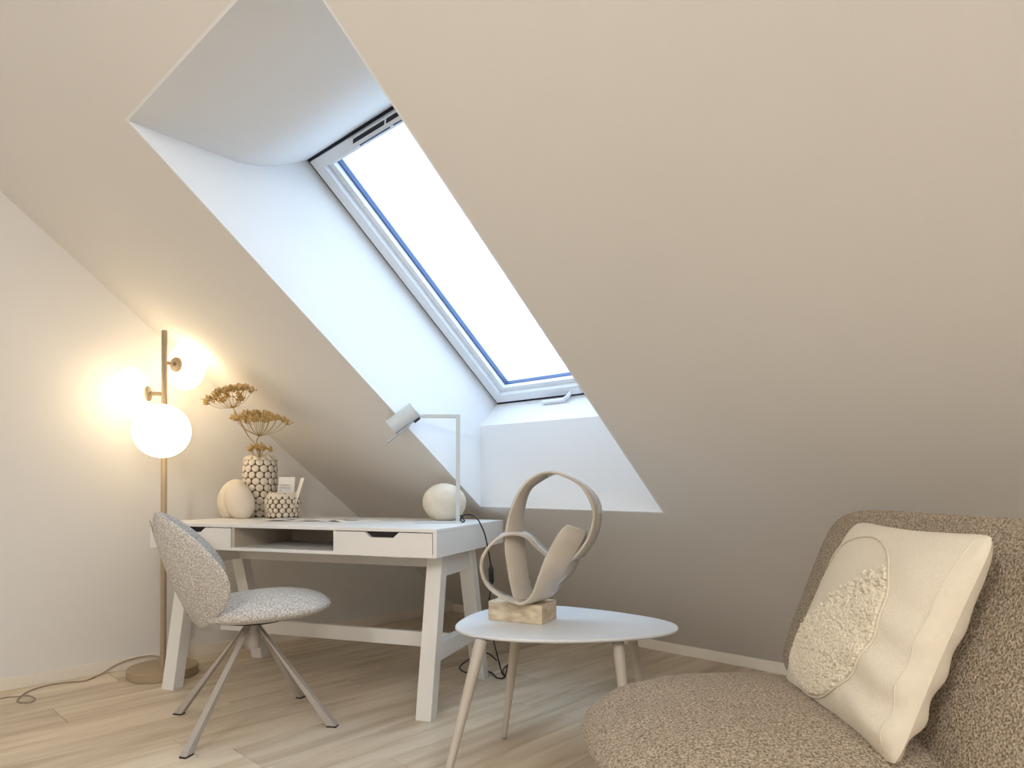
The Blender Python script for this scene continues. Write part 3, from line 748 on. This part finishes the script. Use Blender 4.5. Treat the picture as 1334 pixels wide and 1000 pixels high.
# backrest: puffy slab leaning back; local p along depth, q up the recline
def backpt(p, q, off):
    l = .765 + q * math.sin(math.radians(21)) + off * math.cos(math.radians(21))
    z = .385 + q * math.cos(math.radians(21)) - off * math.sin(math.radians(21))
    return P(l, 1.50 + p, z)
vs, fs, idx = [], [], {}
n, seg = 24, 120; seam = []
for side in (1, -1):
    for i in range(n + 1):
        r = math.sin(math.pi / 2 * i / n)
        if i == n and side == -1:
            for k in range(seg): idx[(side, i, k)] = idx[(1, n, k)]
            continue
        for k in range(seg if i else 1):
            a = 2 * math.pi * k / seg; c, s = math.cos(a), math.sin(a); e = .33
            x = .515 * math.copysign(abs(c) ** e, c); y = .262 * math.copysign(abs(s) ** e, s)
            hgt = max(0, 1 - r ** 3.2) ** .55
            p_, q_ = x * r, .253 + y * r
            off = .03 + (-.034 * hgt if side == 1 else .17 * hgt)
            w_ = Vector((p_, q_, off)); off += wr(w_, .008, 6) * hgt
            q3 = backpt(p_, q_, off)
            if i == n: seam.append(q3.copy())
            idx[(side, i, k)] = len(vs); vs.append(q3)
    for i in range(n):
        for k in range(seg):
            k2 = (k + 1) % seg
            if i == 0: fs.append((idx[(side, 0, 0)], idx[(side, 1, k)], idx[(side, 1, k2)]))
            else: fs.append((idx[(side, i, k)], idx[(side, i + 1, k)], idx[(side, i + 1, k2)], idx[(side, i, k2)]))
bo_ = link('backrest', pyd('backrest', vs, fs, True), M_lounge, lg)
M_darkleg = mat('dark_metal_leg', (62, 54, 46), 0.5, var=0.1, vscale=20)
for l, d in ((.212, 1.44), (.30, 1.70), (.80, 1.25), (.80, 1.72)):
    bm = bmesh.new(); a = P(l, d, 0); bm_hex(bm, [a + Vector((x, y, z)) + (Vector((-.012, 0, 0)) if z > .1 else Vector()) for z in (0, .30) for y in (-.012, .012) for x in (-.02, .02)], .002)
    link('leg', fin(bm, 'leg'), M_darkleg, lg)

# ------------------------------------------------------------------ cushion
cl, cd = .678, 1.425
co = CAM + RGT * cl + FWD * cd; co.z = .415
cu = empty('cushion', co, YAW); tag(cu, 'square cream cushion with a tufted circle leaning on the lounge chair', 'cushion')
CT = math.radians(23.5); CW, CHH = .485, .455
def cpt(u, v, off):      # u -1..1 (near -> far is +y), v 0..1 up, off: + towards the viewer's left (front)
    l = v * CHH * math.sin(CT) - off * math.cos(CT)
    z = v * CHH * math.cos(CT) + off * math.sin(CT)
    return Vector((l, u * CW / 2, z))
def thick(u, v):
    b = max(0, 1 - abs(u) ** 2.4) ** .48 * max(0, 1 - abs(2 * v - 1) ** 2.4) ** .48
    return .074 * b
def pinch(u, v):          # sides bow in between the pointed corners
    w_ = 2 * v - 1
    return u * (1 - .035 * (1 - w_ * w_) - .04 * abs(w_) ** 12), (w_ * (1 - .045 * (1 - u * u) - .04 * abs(u) ** 12) + 1) / 2
def cfold(u, v):
    near = max(0, -u + .15)
    return .0085 * math.sin(30 * v + 3.0 * u + 1.5 * math.sin(5 * u)) * near * max(0, 1 - v * 1.15) + .003 * mnoise.noise(Vector((u * 3, v * 6, 0)))
def csurf(u, v, side, lift=0.0):
    uu, vv = pinch(u, v); t = thick(u, v)
    f = cfold(u, v) * min(1, t / .02)
    return cpt(uu, vv, side * t + f + side * lift)
NU, NV = 60, 60
for side, nm in ((1, 'front_cover'), (-1, 'back_cover')):
    vs = [csurf(-1 + 2 * i / NU, j / NV, side) for j in range(NV + 1) for i in range(NU + 1)]
    fs = [(j * (NU + 1) + i, j * (NU + 1) + i + 1, (j + 1) * (NU + 1) + i + 1, (j + 1) * (NU + 1) + i) for j in range(NV) for i in range(NU)]
    me = bpy.data.meshes.new(nm); me.from_pydata([tuple(v) for v in vs], [], fs); smooth(me)
    link(nm, me, M_cush if side == 1 else M_cushplain, cu)
# plain border strip down the near edge
vs, fs = [], []
for j in range(NV + 1):
    for i in range(7):
        vs.append(csurf(-1.0 + .105 * i / 6, j / NV, 1, .0016))
for j in range(NV):
    for i in range(6): fs.append((j * 7 + i, j * 7 + i + 1, (j + 1) * 7 + i + 1, (j + 1) * 7 + i))
st = link('border_strip', pyd('border_strip', vs, fs, True), M_cushplain, cu)
tube('seam', [csurf(-.895, j / 40, 1, .0015) for j in range(1, 40)], .0014, M_cushplain, st, 6)
# circle seam and tufting
uc, vc, cr = .245, .475, .196
def circ(a, k=1.0):
    return uc + k * cr * math.cos(a) / (CW / 2), vc + k * cr * math.sin(a) / CHH
pts = []
for k in range(97):
    a = -2.55 + 5.1 * k / 96 + math.pi
    u, v = circ(a)
    if u < .965: pts.append(csurf(u, v, 1, .002))
tube('circle_seam', pts, .0024, M_cushplain, cu, 8)
rt = random.Random(11)
bm = bmesh.new()
cnt = 0
for k in range(5200):
    a = rt.uniform(0, 2 * math.pi); rr = math.sqrt(rt.random()) * .96
    u, v = circ(a, rr)
    if u > .96 or u < -.85: continue
    du, dv = (u - uc) * CW / 2 / cr, (v - vc) * CHH / cr
    edge = -.62 * du - .78 * dv       # towards the near lower part of the circle
    dens = (edge + .20) * 2.2
    if rt.random() > dens: continue
    p = csurf(u, v, 1, .0022)
    n0 = (csurf(u + .02, v, 1) - csurf(u - .02, v, 1)).cross(csurf(u, min(.99, v + .02), 1) - csurf(u, v - .02, 1)).normalized()
    if n0.x > 0: n0 = -n0
    x1 = n0.orthogonal().normalized(); y1 = n0.cross(x1); th = rt.uniform(0, 6.28)
    ex = (x1 * math.cos(th) + y1 * math.sin(th)); ey = n0.cross(ex)
    L_, W_, H_ = rt.uniform(.0050, .0095), rt.uniform(.003, .0046), rt.uniform(.003, .006)
    c0 = [bm.verts.new(p + ex * L_ * math.cos(t) + ey * W_ * math.sin(t) - n0 * .002) for t in [i * 1.0472 for i in range(6)]]
    c1 = [bm.verts.new(p + ex * L_ * .7 * math.cos(t) + ey * W_ * .7 * math.sin(t) + n0 * H_ * .7) for t in [i * 1.0472 for i in range(6)]]
    tp = bm.verts.new(p + n0 * H_)
    for i in range(6):
        j = (i + 1) % 6; bm.faces.new((c0[i], c0[j], c1[j], c1[i])); bm.faces.new((c1[i], c1[j], tp))
tu = link('tufting', fin(bm, 'tufting', True), M_tuft, cu); tu['kind'] = 'stuff'
# daylight portal in the skylight opening
pl = bpy.data.lights.new('skylight_portal', 'AREA'); pl.shape = 'RECTANGLE'; pl.size = HX1 - HX0 - .2; pl.size_y = aF1 - aF0 - .14; pl.cycles.is_portal = True
po = bpy.data.objects.new('skylight_portal', pl); C.objects.link(po)
zz = Vector((0, sS, cS)); xx = Vector((1, 0, 0)); yy = zz.cross(xx); pc = sl((HX0 + HX1) / 2, (aF0 + aF1) / 2, OFF + .11)
po.matrix_world = Matrix(((xx.x, yy.x, zz.x, pc.x), (xx.y, yy.y, zz.y, pc.y), (xx.z, yy.z, zz.z, pc.z), (0, 0, 0, 1)))
